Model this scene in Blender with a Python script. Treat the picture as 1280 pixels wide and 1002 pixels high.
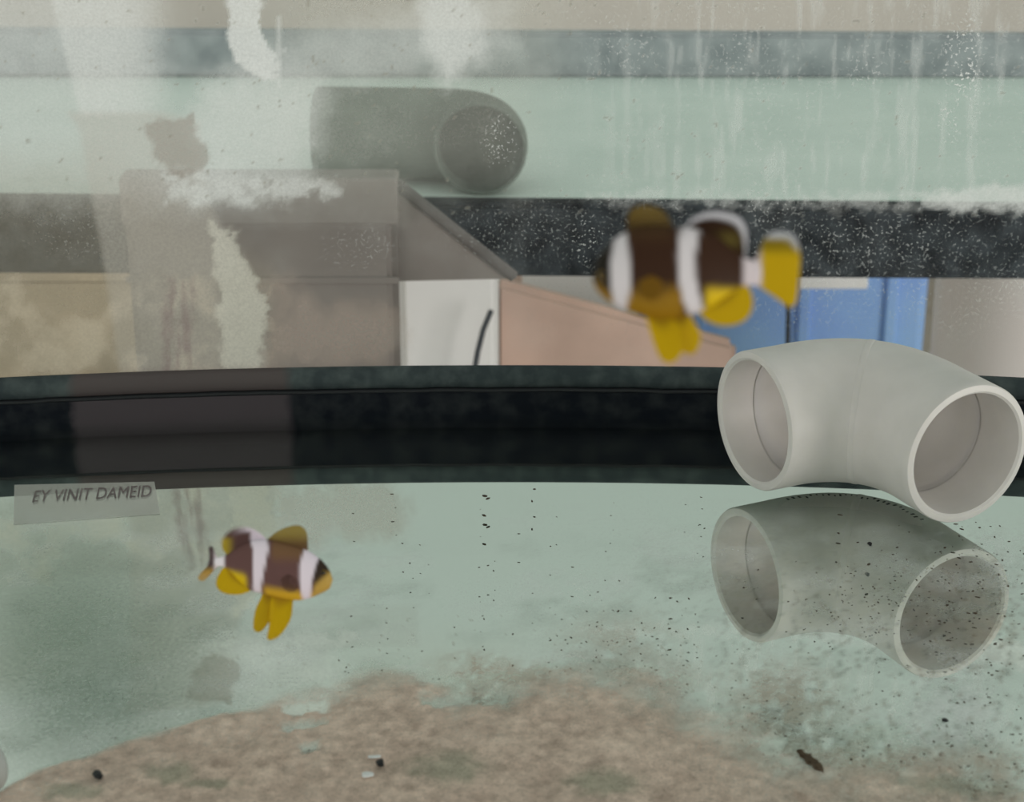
import bpy, bmesh, math, random
import numpy as np
from mathutils import Vector, Matrix

for o in list(bpy.data.objects):
    bpy.data.objects.remove(o)
random.seed(7)
sc = bpy.context.scene
COL = sc.collection

# ------------------------------------------------------------------ camera
F = 2300.0                       # focal length in pixels of the 1280 px wide frame
PITCH = math.radians(21.42)
CAMZ = 0.2804
GLASS_T = 0.0054                 # apparent thickness of the bottom glass
cam_d = bpy.data.cameras.new('camera')
cam = bpy.data.objects.new('camera', cam_d)
COL.objects.link(cam)
cam.location = (0, 0, CAMZ)
cam.rotation_euler = (math.pi / 2 - PITCH, 0, 0)
cam_d.sensor_width = 36
cam_d.lens = 36 * F / 1280
cam_d.clip_start = 0.005
cam_d.dof.use_dof = True
cam_d.dof.focus_distance = 0.68
cam_d.dof.aperture_fstop = 22.0
sc.camera = cam

# ------------------------------------------------------------------ light
w = bpy.data.worlds.new('world')
sc.world = w
w.use_nodes = True
bg = w.node_tree.nodes['Background']
bg.inputs['Color'].default_value = (0.83, 0.93, 0.85, 1)
bg.inputs['Strength'].default_value = 1.14
def unseen_light(loc, target, sx, sy, energy):
    l = bpy.data.lights.new('unseen_light', 'AREA')
    l.shape = 'RECTANGLE'; l.size = sx; l.size_y = sy; l.energy = energy; l.color = (1.0, 0.92, 0.89)
    o = bpy.data.objects.new('unseen_light', l); COL.objects.link(o)
    o.location = loc
    o.rotation_euler = (Vector(target) - Vector(loc)).to_track_quat('-Z', 'Y').to_euler()
unseen_light((2.5, -0.9, -0.02), (0.2, 1.4, -0.2), 1.4, 1.3, 92)     # added unseen side lamps to brighten the boxes behind the tank
unseen_light((-2.5, -0.9, -0.02), (-0.1, 1.4, -0.2), 1.4, 1.3, 40)  # likewise an added lamp, on the left
unseen_light((-0.2, -2.4, 0.10), (0, 0.4, 0.05), 1.6, 1.0, 22)
vs = sc.view_settings
vs.view_transform = 'Standard'
vs.look = 'None'
vs.gamma = 1
vs.use_curve_mapping = False
vs.exposure = -1.06

# ------------------------------------------------------------------ helpers
def ray(px, py):
    x = (px - 640) / F
    y = -(py - 501) / F
    return np.array([x, math.cos(PITCH) + y * math.sin(PITCH), -math.sin(PITCH) + y * math.cos(PITCH)])

def at(px, py, Y):
    """point of the room seen at a pixel, on the vertical plane y = Y"""
    r = ray(px, py)
    return Vector(r * (Y / r[1])) + Vector((0, 0, CAMZ))

def on(px, py, z=0.0):
    """point of the tank bottom (or a level above it) seen at a pixel"""
    r = ray(px, py)
    return Vector(r * ((z - CAMZ) / r[2])) + Vector((0, 0, CAMZ))

def proj(X, Y, Z):
    dz = Z - CAMZ
    fw = Y * math.cos(PITCH) - dz * math.sin(PITCH)
    up = Y * math.sin(PITCH) + dz * math.cos(PITCH)
    fw = np.maximum(fw, 1e-4)
    return 640 + F * X / fw, 501 - F * up / fw

def lin(c):
    c = np.asarray(c, float) / 255
    return np.where(c <= 0.04045, c / 12.92, ((c + 0.055) / 1.055) ** 2.4)

def A(r, g, b, k=1.95):
    """surface colour that shows about as this sRGB value in the room's light"""
    v = np.minimum(lin((r, g, b)) * k, 0.88)
    return (float(v[0]), float(v[1]), float(v[2]), 1.0)

def sstep(a, b, x):
    t = np.clip((x - a) / (b - a), 0, 1)
    return t * t * (3 - 2 * t)

def vnoise(x, y, seed):
    rng = np.random.RandomState(seed)
    tab = rng.rand(256, 256)
    xi = np.floor(x).astype(int); yi = np.floor(y).astype(int)
    fx = x - xi; fy = y - yi
    fx = fx * fx * (3 - 2 * fx); fy = fy * fy * (3 - 2 * fy)
    a = tab[xi & 255, yi & 255]; b = tab[(xi + 1) & 255, yi & 255]
    c = tab[xi & 255, (yi + 1) & 255]; d = tab[(xi + 1) & 255, (yi + 1) & 255]
    return (a * (1 - fx) + b * fx) * (1 - fy) + (c * (1 - fx) + d * fx) * fy

def fbm(x, y, seed, oct=4):
    s = 0; amp = 0.5; tot = 0
    for i in range(oct):
        s = s + amp * vnoise(x * 2 ** i + 17.3 * i, y * 2 ** i + 9.1 * i, seed + i)
        tot += amp; amp *= 0.55
    return s / tot

def polymask(px, py, poly, soft):
    """1 inside the outline, 0 outside, with a soft edge"""
    inside = np.zeros(px.shape, bool)
    d2 = np.full(px.shape, 1e18)
    n = len(poly)
    for i in range(n):
        x0, y0 = poly[i]; x1, y1 = poly[(i + 1) % n]
        ex, ey = x1 - x0, y1 - y0
        t = np.clip(((px - x0) * ex + (py - y0) * ey) / (ex * ex + ey * ey + 1e-9), 0, 1)
        d2 = np.minimum(d2, (px - x0 - t * ex) ** 2 + (py - y0 - t * ey) ** 2)
        cond = ((y0 > py) != (y1 > py)) & (px < ex * (py - y0) / (ey if abs(ey) > 1e-9 else 1e-9) + x0)
        inside ^= cond
    d = np.sqrt(d2) * np.where(inside, 1, -1)
    return sstep(-soft, soft, d)

def tag(o, label=None, cat=None, group=None, kind=None):
    if label: o['label'] = label
    if cat: o['category'] = cat
    if group: o['group'] = group
    if kind: o['kind'] = kind
    return o

def link(name, me, mat=None, parent=None, smooth=False):
    o = bpy.data.objects.new(name, me)
    COL.objects.link(o)
    if mat is not None:
        me.materials.append(mat)
    if parent is not None:
        o.parent = parent
    if smooth:
        me.shade_smooth()
    return o

def mesh(name, verts, faces, mat=None, parent=None, smooth=False):
    me = bpy.data.meshes.new(name)
    me.from_pydata([tuple(v) for v in verts], [], faces)
    me.update()
    return link(name, me, mat, parent, smooth)

def empty(name, loc=(0, 0, 0)):
    o = bpy.data.objects.new(name, None)
    o.empty_display_size = 0.01
    COL.objects.link(o)
    o.location = loc
    return o

def setcol(me, name, rgba):
    a = me.color_attributes.new(name, 'FLOAT_COLOR', 'POINT')
    a.data.foreach_set('color', np.ascontiguousarray(rgba, np.float32).ravel())

def bmobj(name, bm, mat, parent=None, smooth=False):
    me = bpy.data.meshes.new(name)
    bm.to_mesh(me); bm.free()
    return link(name, me, mat, parent, smooth)

def add_box(bm, lo, hi, bev=0.0, seg=2):
    r = bmesh.ops.create_cube(bm, size=1)
    vs_ = r['verts']
    for v in vs_:
        v.co = Vector([lo[i] + (v.co[i] + 0.5) * (hi[i] - lo[i]) for i in range(3)])
    if bev:
        es = list({e for v in vs_ for e in v.link_edges})
        bmesh.ops.bevel(bm, geom=es, offset=bev, segments=seg, affect='EDGES', profile=0.5)

def box(name, lo, hi, mat, parent=None, bev=0.002):
    bm = bmesh.new()
    add_box(bm, lo, hi, bev)
    return bmobj(name, bm, mat, parent)

def tube(name, pts, rad, mat, parent=None, n=10):
    pts = [Vector(p) for p in pts]
    V = []; Fc = []
    for i, p in enumerate(pts):
        a = pts[max(0, i - 1)]; b = pts[min(len(pts) - 1, i + 1)]
        t = (b - a).normalized()
        u = t.orthogonal().normalized() if abs(t.y) > 0.9 else t.cross(Vector((0, 1, 0))).normalized()
        v = t.cross(u)
        for k in range(n):
            q = 2 * math.pi * k / n
            V.append(p + (u * math.cos(q) + v * math.sin(q)) * rad)
    for i in range(len(pts) - 1):
        for k in range(n):
            Fc.append((i * n + k, i * n + (k + 1) % n, (i + 1) * n + (k + 1) % n, (i + 1) * n + k))
    Fc.append(tuple(range(n - 1, -1, -1))); Fc.append(tuple((len(pts) - 1) * n + k for k in range(n)))
    return mesh(name, V, Fc, mat, parent, True)

# ------------------------------------------------------------------ materials
def newmat(name):
    m = bpy.data.materials.new(name)
    m.use_nodes = True
    nt = m.node_tree
    return m, nt, nt.nodes, nt.links, nt.nodes['Principled BSDF']

def mat_plain(name, c, rough=0.5, var=0.12, scale=60, c2=None, bump=0.0, spec=0.4, stretch=(1, 1, 1), lo=0.35, hi=0.7):
    m, nt, N, Lk, p = newmat(name)
    tc = N.new('ShaderNodeTexCoord'); mp = N.new('ShaderNodeMapping')
    mp.inputs['Scale'].default_value = stretch
    Lk.new(tc.outputs['Object'], mp.inputs['Vector'])
    nz = N.new('ShaderNodeTexNoise'); nz.inputs['Scale'].default_value = scale
    nz.inputs['Detail'].default_value = 6
    Lk.new(mp.outputs['Vector'], nz.inputs['Vector'])
    cr = N.new('ShaderNodeValToRGB')
    cr.color_ramp.elements[0].position = lo; cr.color_ramp.elements[1].position = hi
    if c2 is None:
        c2 = tuple(v * (1 - var) for v in c[:3]) + (1,)
    cr.color_ramp.elements[0].color = c2; cr.color_ramp.elements[1].color = c
    Lk.new(nz.outputs['Fac'], cr.inputs['Fac'])
    Lk.new(cr.outputs['Color'], p.inputs['Base Color'])
    p.inputs['Roughness'].default_value = rough
    p.inputs['Specular IOR Level'].default_value = spec
    if bump:
        b = N.new('ShaderNodeBump'); b.inputs['Strength'].default_value = bump
        b.inputs['Distance'].default_value = 0.002
        Lk.new(nz.outputs['Fac'], b.inputs['Height']); Lk.new(b.outputs['Normal'], p.inputs['Normal'])
    return m

def mat_film(name, glossy=0.0, tint=(0.97, 0.99, 0.98, 1), fine=None, grain=None):
    """clear glass with a deposit or painted haze on it: vertex colour gives its colour, its alpha the cover"""
    m, nt, N, Lk, p = newmat(name)
    N.remove(p)
    out = N['Material Output']
    at_ = N.new('ShaderNodeAttribute'); at_.attribute_name = 'film'
    tr = N.new('ShaderNodeBsdfTransparent'); tr.inputs['Color'].default_value = tint
    df = N.new('ShaderNodeBsdfDiffuse')
    csrc = at_.outputs['Color']
    if grain:
        tg = N.new('ShaderNodeTexCoord')
        ng = N.new('ShaderNodeTexNoise'); ng.inputs['Scale'].default_value = grain[0]; ng.inputs['Detail'].default_value = 6; ng.inputs['Roughness'].default_value = .7
        Lk.new(tg.outputs['Object'], ng.inputs['Vector'])
        rg = N.new('ShaderNodeMapRange'); rg.inputs['From Min'].default_value = .3; rg.inputs['From Max'].default_value = .7
        rg.inputs['To Min'].default_value = grain[1]; rg.inputs['To Max'].default_value = grain[2]
        Lk.new(ng.outputs['Fac'], rg.inputs['Value'])
        vm = N.new('ShaderNodeVectorMath'); vm.operation = 'SCALE'
        Lk.new(csrc, vm.inputs[0]); Lk.new(rg.outputs[0], vm.inputs['Scale'])
        csrc = vm.outputs[0]
        bu = N.new('ShaderNodeBump'); bu.inputs['Strength'].default_value = .5; bu.inputs['Distance'].default_value = .001
        Lk.new(ng.outputs['Fac'], bu.inputs['Height']); Lk.new(bu.outputs['Normal'], df.inputs['Normal'])
    Lk.new(csrc, df.inputs['Color'])
    base = tr
    if glossy:
        gl = N.new('ShaderNodeBsdfGlossy'); gl.inputs['Roughness'].default_value = 0.03
        mg = N.new('ShaderNodeMixShader'); mg.inputs['Fac'].default_value = glossy
        Lk.new(tr.outputs[0], mg.inputs[1]); Lk.new(gl.outputs[0], mg.inputs[2])
        base = mg
    mx = N.new('ShaderNodeMixShader')
    fac = at_.outputs['Alpha']
    if fine:
        tc = N.new('ShaderNodeTexCoord')
        nz = N.new('ShaderNodeTexNoise'); nz.inputs['Scale'].default_value = fine[0]; nz.inputs['Detail'].default_value = 4
        Lk.new(tc.outputs['Object'], nz.inputs['Vector'])
        mr = N.new('ShaderNodeMapRange'); mr.inputs['From Min'].default_value = fine[1]; mr.inputs['From Max'].default_value = fine[2]
        mr.inputs['To Min'].default_value = fine[3]; mr.inputs['To Max'].default_value = fine[4]
        Lk.new(nz.outputs['Fac'], mr.inputs['Value'])
        mu = N.new('ShaderNodeMath'); mu.operation = 'MULTIPLY'; mu.use_clamp = True
        Lk.new(fac, mu.inputs[0]); Lk.new(mr.outputs[0], mu.inputs[1])
        fac = mu.outputs[0]
    Lk.new(fac, mx.inputs['Fac']); Lk.new(base.outputs[0], mx.inputs[1]); Lk.new(df.outputs[0], mx.inputs[2])
    Lk.new(mx.outputs[0], out.inputs['Surface'])
    return m

M_PANE = mat_film('dirt_and_veil_glass', glossy=0.012, fine=(900, 0.3, 0.7, 0.88, 1.1))
def add_specks(m):
    N = m.node_tree.nodes; Lk = m.node_tree.links; out = N['Material Output']
    src = out.inputs['Surface'].links[0].from_socket
    at_ = N.new('ShaderNodeAttribute'); at_.attribute_name = 'speck'
    tc = N.new('ShaderNodeTexCoord')
    nz = N.new('ShaderNodeTexNoise'); nz.inputs['Scale'].default_value = 850; nz.inputs['Detail'].default_value = 3
    Lk.new(tc.outputs['Object'], nz.inputs['Vector'])
    mr = N.new('ShaderNodeMapRange'); mr.inputs['From Min'].default_value = .56; mr.inputs['From Max'].default_value = .68
    Lk.new(nz.outputs['Fac'], mr.inputs['Value'])
    mu = N.new('ShaderNodeMath'); mu.operation = 'MULTIPLY'; mu.use_clamp = True
    Lk.new(mr.outputs[0], mu.inputs[0]); Lk.new(at_.outputs['Alpha'], mu.inputs[1])
    df = N.new('ShaderNodeBsdfDiffuse'); df.inputs['Color'].default_value = A(205, 212, 206)
    mx = N.new('ShaderNodeMixShader')
    Lk.new(mu.outputs[0], mx.inputs['Fac']); Lk.new(src, mx.inputs[1]); Lk.new(df.outputs[0], mx.inputs[2])
    Lk.new(mx.outputs[0], out.inputs['Surface'])
add_specks(M_PANE)
M_FILM_AND_REFLECTION = mat_film('bottom_film_and_reflection', fine=(700, 0.3, 0.7, 0.65, 1.3))
m, nt, N, Lk, p = newmat('glass_underside')
N.remove(p)
g = N.new('ShaderNodeBsdfGlossy'); g.inputs['Color'].default_value = (0.79, 0.82, 0.785, 1); g.inputs['Roughness'].default_value = 0.012
Lk.new(g.outputs[0], N['Material Output'].inputs['Surface'])
M_MIRROR = m
M_CLEAR = mat_film('clean_glass', glossy=0.04)

# ------------------------------------------------------------------ tank shell
KBOW = 0.34
def rearY(x):
    return 0.6997 - KBOW * x * x
HALFW = 0.32
FRONT = -0.03

# --- floor: bottom glass, its upper face carries the film and a painted dark reflection, its lower face mirrors
nx, ny = 360, 330
xs = np.linspace(-HALFW, HALFW, nx); ts = np.linspace(0, 1, ny)
X, T = np.meshgrid(xs, ts)
Yb = FRONT + T * (rearY(X) - FRONT)
PX, PY = proj(X, Yb, np.zeros_like(X))
PX2 = np.where(Yb < 0.30, -5000, PX)
mott = fbm(X * 60, Yb * 60, 31, 5)
fine = fbm(X * 260, Yb * 160, 41, 4)
alpha = 0.004 + 0.24 * sstep(0.45, 0.75, mott) * sstep(600, 680, PY)
colf = np.ones(X.shape + (4,))
pale = np.array(A(205, 212, 196)[:3]); brown = np.array(A(140, 122, 108)[:3]); grey = np.array(A(150, 155, 146)[:3])
rgb = np.ones(X.shape + (3,)) * pale
def layer(rgb, alpha, mask, color, amount):
    a = mask * amount
    tot = alpha + a * (1 - alpha)
    f = np.where(tot > 1e-6, a / np.maximum(tot, 1e-6), 0)[..., None]
    return rgb * (1 - f) + np.array(color)[:3] * f, tot
# thin silt on the right and in front of the mirrored elbow
for (cx, cy, rx, ry, col_, am) in [(975, 870, 90, 60, brown, .55), (1050, 905, 110, 70, grey, .35), (1235, 960, 70, 40, brown, .4),
                                   (590, 832, 60, 22, brown, .6), (660, 846, 90, 22, brown, .6), (770, 800, 90, 45, brown, .35), (830, 850, 70, 30, brown, .4),
                                   (1245, 790, 40, 20, brown, .35), (150, 830, 150, 150, A(112, 126, 115)[:3], .40), (60, 780, 110, 150, A(116, 130, 118)[:3], .3),  # broad grey-green patches at left: a darker reflection painted in
                                   (480, 850, 60, 18, brown, .5), (1190, 900, 70, 90, pale, .6), (1240, 690, 40, 40, pale, .4), (1100, 960, 220, 40, brown, .5)]:
    d = np.sqrt(((PX2 - cx) / rx) ** 2 + ((PY - cy) / ry) ** 2)
    mk = sstep(1.3, 0.2, d + 1.1 * (fine - 0.5)) * sstep(0.25, 0.6, fine) if cx > 200 else sstep(1.4, 0.1, d)
    rgb, alpha = layer(rgb, alpha, mk, col_, am)
sp = sstep(0.66, 0.76, fbm(X * 700, Yb * 420, 77, 2)) * sstep(600, 1150, PX2) * sstep(620, 760, PY)
rgb, alpha = layer(rgb, alpha, sp, A(105, 95, 82), .38)
colf[..., :3] = rgb; colf[..., 3] = np.clip(alpha, 0, 1)
V = np.stack([X, Yb, np.zeros_like(X)], -1).reshape(-1, 3)
idx = np.arange(nx * ny).reshape(ny, nx)
Fq = np.stack([idx[:-1, :-1], idx[:-1, 1:], idx[1:, 1:], idx[1:, :-1]], -1).reshape(-1, 4)
nb = 41
xb = np.linspace(-HALFW, HALFW, nb)
Vb = [(x, FRONT, -GLASS_T) for x in xb] + [(x, rearY(x), -GLASS_T) for x in xb]
off = len(V)
Fb = [(off + i, off + i + 1, off + nb + i + 1, off + nb + i) for i in range(nb - 1)]
me = bpy.data.meshes.new('floor')
me.from_pydata([tuple(v) for v in V] + Vb, [], [tuple(f) for f in Fq.tolist()] + Fb)
setcol(me, 'film', np.vstack([colf.reshape(-1, 4), np.zeros((2 * nb, 4))]))
me.materials.append(M_FILM_AND_REFLECTION); me.materials.append(M_MIRROR)
mi = np.zeros(len(me.polygons), np.int32); mi[len(Fq):] = 1
me.polygons.foreach_set('material_index', mi)
floor = link('floor', me)
tag(floor, 'pale green tank bottom of clear glass mirroring the white elbow', kind='structure')

# --- back pane with its lime and algae film and painted reflections
nx, nz_ = 620, 400
ZT = 0.40
xs = np.linspace(-HALFW, HALFW, nx); zs = np.linspace(0.0, ZT, nz_)
X, Z = np.meshgrid(xs, zs)
Y = rearY(X) + 0.004
PX, PY = proj(X, Y, Z)
n1 = fbm(PX / 60, PY / 60, 5, 5); n2 = fbm(PX / 12, PY / 12, 15, 4); streak = fbm(PX / 9, PY / 70, 25, 4)
wx = PX + 26 * (fbm(PX / 28, PY / 28, 55, 4) - 0.5) + 11 * (fbm(PX / 7, PY / 7, 56, 2) - .5); wy = PY + 26 * (fbm(PX / 28, PY / 28, 65, 4) - 0.5) + 11 * (fbm(PX / 7, PY / 7, 66, 2) - .5)
white = A(206, 216, 204); mint = A(186, 202, 190); greyf = A(160, 160, 154); brn = A(150, 142, 135); dk = A(92, 92, 86)
rgb = np.ones(X.shape + (3,)) * np.array(mint[:3])
alpha = (0.02 + 0.06 * sstep(0.4, 0.8, n1)) * (1 - .6 * sstep(600, 800, PX))
def film(poly, color, amount, soft, rag=True, tex=None):  # layers both real film and painted reflection haze
    global rgb, alpha
    mk = polymask(wx if rag else PX, wy if rag else PY, poly, soft)
    if tex is not None:
        mk = mk * tex
    rgb, alpha = layer(rgb, alpha, mk, color, amount)
# soft clouds of film, with front-glass reflections painted in as haze and veil
film([(-400, -300), (150, -300), (210, 150), (330, 240), (330, 250), (110, 250), (-400, 230)], mint, .5, 40)
film([(330, -300), (720, -300), (690, 100), (640, 215), (480, 235), (340, 225)], greyf, .30, 60)
film([(-400, 200), (120, 200), (330, 340), (345, 470), (-400, 470)], A(140, 132, 120), .30, 40)
film([(60, -20), (330, -20), (330, 140), (100, 145)], A(190, 200, 192), .55, 5, False, sstep(240, 130, PX))
film([(85, 140), (205, 140), (250, 152), (262, 255), (330, 380), (335, 470), (150, 470), (130, 330), (100, 165)], A(156, 150, 145), .42, 6, False)  # straight-edged veil: a front-glass reflection painted onto this pane
film([(215, 222), (512, 222), (512, 284), (215, 284)], A(140, 136, 132), .18, 7, False)
film([(205, 150), (330, 60), (640, -20), (640, 60), (420, 110), (380, 215), (270, 220)], mint, .3, 25)
film([(250, 90), (390, 100), (385, 225), (250, 250)], A(186, 205, 192), .5, 30)
film([(-400, 345), (335, 345), (335, 470), (-400, 470)], A(178, 166, 150), .3, 12, True, sstep(.42, .66, n1))
film([(-400, 345), (335, 345), (335, 470), (-400, 470)], A(112, 106, 92), .18, 12, True, sstep(.55, .38, n1))
film([(510, 345), (500, 470), (330, 470), (330, 352)], A(150, 132, 122), .35, 20, True, sstep(.35, .65, n1))
# ragged flakes and scrapes
film([(272, -30), (335, -30), (331, 40), (350, 65), (346, 96), (318, 100), (292, 76), (284, 30)], white, .88, 4)
film([(182, 153), (206, 146), (246, 147), (257, 190), (252, 214), (240, 220), (214, 222), (196, 196)], A(126, 117, 111), .55, 4)
film([(200, 212), (300, 222), (425, 224), (425, 246), (290, 256), (205, 250)], A(200, 210, 200), .6, 10, True, sstep(.25, .6, n2))
film([(262, 280), (296, 290), (310, 335), (332, 392), (326, 420), (330, 470), (284, 470)], A(172, 168, 160), .6, 4)
film([(210, 350), (240, 350), (245, 470), (205, 470)], A(112, 96, 96), .6, 10, True, sstep(.35, .65, streak))
film([(346, 20), (351, 20), (351, 112), (346, 112)], white, .5, 3, False)
film([(524, -30), (594, -30), (602, 70), (560, 110), (530, 60)], A(200, 212, 200), .7, 16)
film([(740, 244), (1400, 236), (1400, 268), (740, 254)], A(205, 214, 196), .35, 8, True, sstep(.3, .6, n2))
film([(1150, 250), (1210, 232), (1400, 225), (1400, 264), (1150, 262)], A(206, 208, 188), .6, 7)
# drips and specks of lime
rs = sstep(640, 900, PX) * sstep(265, 235, PY)
rgb, alpha = layer(rgb, alpha, rs * sstep(.52, .75, streak), A(178, 190, 184), .28)
speck_a = .26 * sstep(620, 720, PX) * sstep(470, 340, PY) * (.35 + .65 * sstep(.3, .7, n1))
for (cx, cy, rx, ry, am) in [(1205, 75, 32, 75, .95), (1185, 150, 18, 40, .7), (625, 175, 26, 40, .6), (735, 300, 30, 45, .5), (780, 60, 60, 40, .4), (920, 70, 30, 40, .5),
                             (1080, 85, 30, 35, .5), (1100, 300, 200, 45, .3), (650, 290, 130, 45, .25), (90, 290, 70, 45, .15), (450, 310, 60, 40, .2)]:
    d = np.sqrt(((PX - cx) / rx) ** 2 + ((PY - cy) / ry) ** 2)
    speck_a = np.maximum(speck_a, am * sstep(1.2, .3, d))
mk = sstep(.83, .87, fbm(PX / 7, PY / 7, 111, 2)) * sstep(300, 240, PY)
rgb, alpha = layer(rgb, alpha, mk, A(110, 105, 95), .5)
cf = np.ones(X.shape + (4,)); cf[..., :3] = rgb; cf[..., 3] = np.clip(alpha, 0, .97)
V = np.stack([X, Y, Z], -1).reshape(-1, 3)
idx = np.arange(nx * nz_).reshape(nz_, nx)
Fq = np.stack([idx[:-1, :-1], idx[:-1, 1:], idx[1:, 1:], idx[1:, :-1]], -1).reshape(-1, 4)
me = bpy.data.meshes.new('wall_back')
me.from_pydata(V.tolist(), [], Fq.tolist())
setcol(me, 'film', cf.reshape(-1, 4))
sk = np.ones(X.shape + (4,)); sk[..., 3] = speck_a
setcol(me, 'speck', sk.reshape(-1, 4))
wall_back = link('wall_back', me, M_PANE)
tag(wall_back, 'bowed back pane of the tank streaked with lime and algae film and painted reflection haze', kind='structure')

# side panes and front pane (the lens is held right at the front glass)
for nm, sgn in (('wall_left', -1), ('wall_right', 1)):
    o = box(nm, (sgn * HALFW - .003, FRONT, 0), (sgn * HALFW + .003, rearY(HALFW), ZT), M_CLEAR, None, 0.0005)
    tag(o, 'clear glass side pane of the tank', kind='structure')
    setcol(o.data, 'film', np.tile([.6, .7, .62, .06], (len(o.data.vertices), 1)))
o = box('wall_front', (-HALFW, FRONT - .006, 0), (HALFW, FRONT, ZT), M_CLEAR, None, 0.0005)
setcol(o.data, 'film', np.tile([.6, .7, .62, .04], (len(o.data.vertices), 1)))
tag(o, 'clear glass front pane of the tank', kind='structure')

# --- black moulded bottom frame in front of the back pane
def rail_mesh(name, prof, mat, parent, n=90):
    V = []; Fc = []
    m_ = len(prof)
    for i in range(n):
        x = -HALFW + 2 * HALFW * i / (n - 1)
        for (dy, z) in prof:
            V.append((x, rearY(x) + dy, z))
    for i in range(n - 1):
        for k in range(m_ - 1):
            Fc.append((i * m_ + k, (i + 1) * m_ + k, (i + 1) * m_ + k + 1, i * m_ + k + 1))
    return mesh(name, V, Fc, mat, parent, True)

def mat_rail(name, c, c2, veil_tint):
    m, nt, N, Lk, p = newmat(name)
    tc = N.new('ShaderNodeTexCoord')
    sx = N.new('ShaderNodeSeparateXYZ'); Lk.new(tc.outputs['Object'], sx.inputs[0])
    nz = N.new('ShaderNodeTexNoise'); nz.inputs['Scale'].default_value = 130; nz.inputs['Detail'].default_value = 7
    Lk.new(tc.outputs['Object'], nz.inputs['Vector'])
    cr = N.new('ShaderNodeValToRGB'); cr.color_ramp.elements[0].position = .42; cr.color_ramp.elements[1].position = .72
    cr.color_ramp.elements[0].color = c; cr.color_ramp.elements[1].color = c2
    Lk.new(nz.outputs['Fac'], cr.inputs['Fac'])
    # brown stretch at left: a reflection's veil painted into the frame colour
    ad = N.new('ShaderNodeMath'); ad.operation = 'MULTIPLY_ADD'; ad.inputs[1].default_value = 0.006
    Lk.new(nz.outputs['Fac'], ad.inputs[0]); Lk.new(sx.outputs['X'], ad.inputs[2])
    a = N.new('ShaderNodeMapRange'); a.inputs['From Min'].default_value = -0.1755; a.inputs['From Max'].default_value = -0.1715
    b = N.new('ShaderNodeMapRange'); b.inputs['From Min'].default_value = -0.0850; b.inputs['From Max'].default_value = -0.0900
    Lk.new(ad.outputs[0], a.inputs['Value']); Lk.new(ad.outputs[0], b.inputs['Value'])
    mu = N.new('ShaderNodeMath'); mu.operation = 'MULTIPLY'
    Lk.new(a.outputs[0], mu.inputs[0]); Lk.new(b.outputs[0], mu.inputs[1])
    mx = N.new('ShaderNodeMix'); mx.data_type = 'RGBA'
    Lk.new(mu.outputs[0], mx.inputs['Factor']); Lk.new(cr.outputs['Color'], mx.inputs['A']); mx.inputs['B'].default_value = veil_tint
    Lk.new(mx.outputs['Result'], p.inputs['Base Color'])
    p.inputs['Roughness'].default_value = .7; p.inputs['Specular IOR Level'].default_value = .1
    return m
rail = empty('bottom_frame', (0, 0, 0))
tag(rail, 'black plastic bottom frame along the foot of the back pane', 'frame')
rail_mesh('frame_body', [(.003, -GLASS_T), (-.0012, -GLASS_T), (-.0018, .002), (-.0018, .0100), (-.0004, .0112), (.003, .0114)],
          mat_rail('black_plastic', A(7, 10, 16), A(26, 28, 30), A(50, 45, 48)), rail)
rail_mesh('frame_lip', [(.003, .0108), (.0002, .0110), (.0003, .0190), (.0012, .0201), (.0036, .0202)],
          mat_rail('dusty_lip_with_veil', A(42, 48, 50), A(62, 68, 68), A(64, 58, 58)), rail)
# wavy silicone bead where the lip meets the body
rng = np.random.RandomState(3)
pts = []
for i in range(120):
    x = -HALFW + 2 * HALFW * i / 119
    pts.append((x, rearY(x) - .0006, 0.0105 + .0010 * float(fbm(np.array([i * .35]), np.array([2.]), 12, 3)[0])))
tube('silicone_bead', pts, .0011, mat_plain('black_silicone', A(8, 9, 14), .5, .3, 300), rail, 8)
# upper rim of the tank, above the frame of the photograph
rim = empty('top_frame', (0, 0, ZT))
tag(rim, 'black plastic top frame around the rim of the tank', 'frame')
mblk = mat_plain('rim_plastic', A(14, 15, 18), .5, .3, 200)
for nm, prof in (('rim_back', [(.010, 0), (-.006, 0), (-.006, .016), (.010, .016), (.010, 0)]),):
    rail_mesh(nm, prof, mblk, rim, 40)
box('rim_side', (-HALFW - .008, FRONT - .01, 0), (-HALFW + .008, rearY(HALFW), .016), mblk, rim)
box('rim_side', (HALFW - .008, FRONT - .01, 0), (HALFW + .008, rearY(HALFW), .016), mblk, rim)
box('rim_front', (-HALFW, FRONT - .012, 0), (HALFW, FRONT + .004, .016), mblk, rim)

shade = empty('tank_shade', (0, 0, ZT + .016))  # added unseen lid that keeps light off the elbow's top
tag(shade, 'black hood added out of view over the rear half of the tank', 'shade')
box('shade_lid', (-HALFW - .01, .50, .0), (HALFW + .01, .66, .012), mblk, shade)
box('shade_handle', (-.05, .53, .012), (.05, .55, .03), mblk, shade, .005)
# ------------------------------------------------------------------ the room behind
BENCH = -0.65
bench = empty('workbench', (0, 1.2, BENCH)); tag(bench, 'grey workbench carrying the tank and the boxes behind it', 'bench')
mb = mat_plain('bench_top', A(120, 112, 104), .7, .25, 12)
box('bench_top', (-2.2, -1.6, -.04), (2.2, 1.75, 0), mb, bench)
for sx in (-2.05, 2.05):
    for sy in (-1.0, 1.6):
        box('leg', (sx - .04, sy - .04, -.6), (sx + .04, sy + .04, -.04), mb, bench)
stand = empty('tank_stand', (0, .33, BENCH)); tag(stand, 'white boarded stand directly beneath the tank bottom', 'stand')
ms = mat_plain('stand_board', A(190, 190, 182), .6, .1, 20)
box('stand_top', (-.36, -.40, .60), (.36, .40, .643), ms, stand)
for sx in (-.34, .30):
    box('stand_side', (sx, -.38, 0), (sx + .04, .38, .60), ms, stand)

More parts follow.
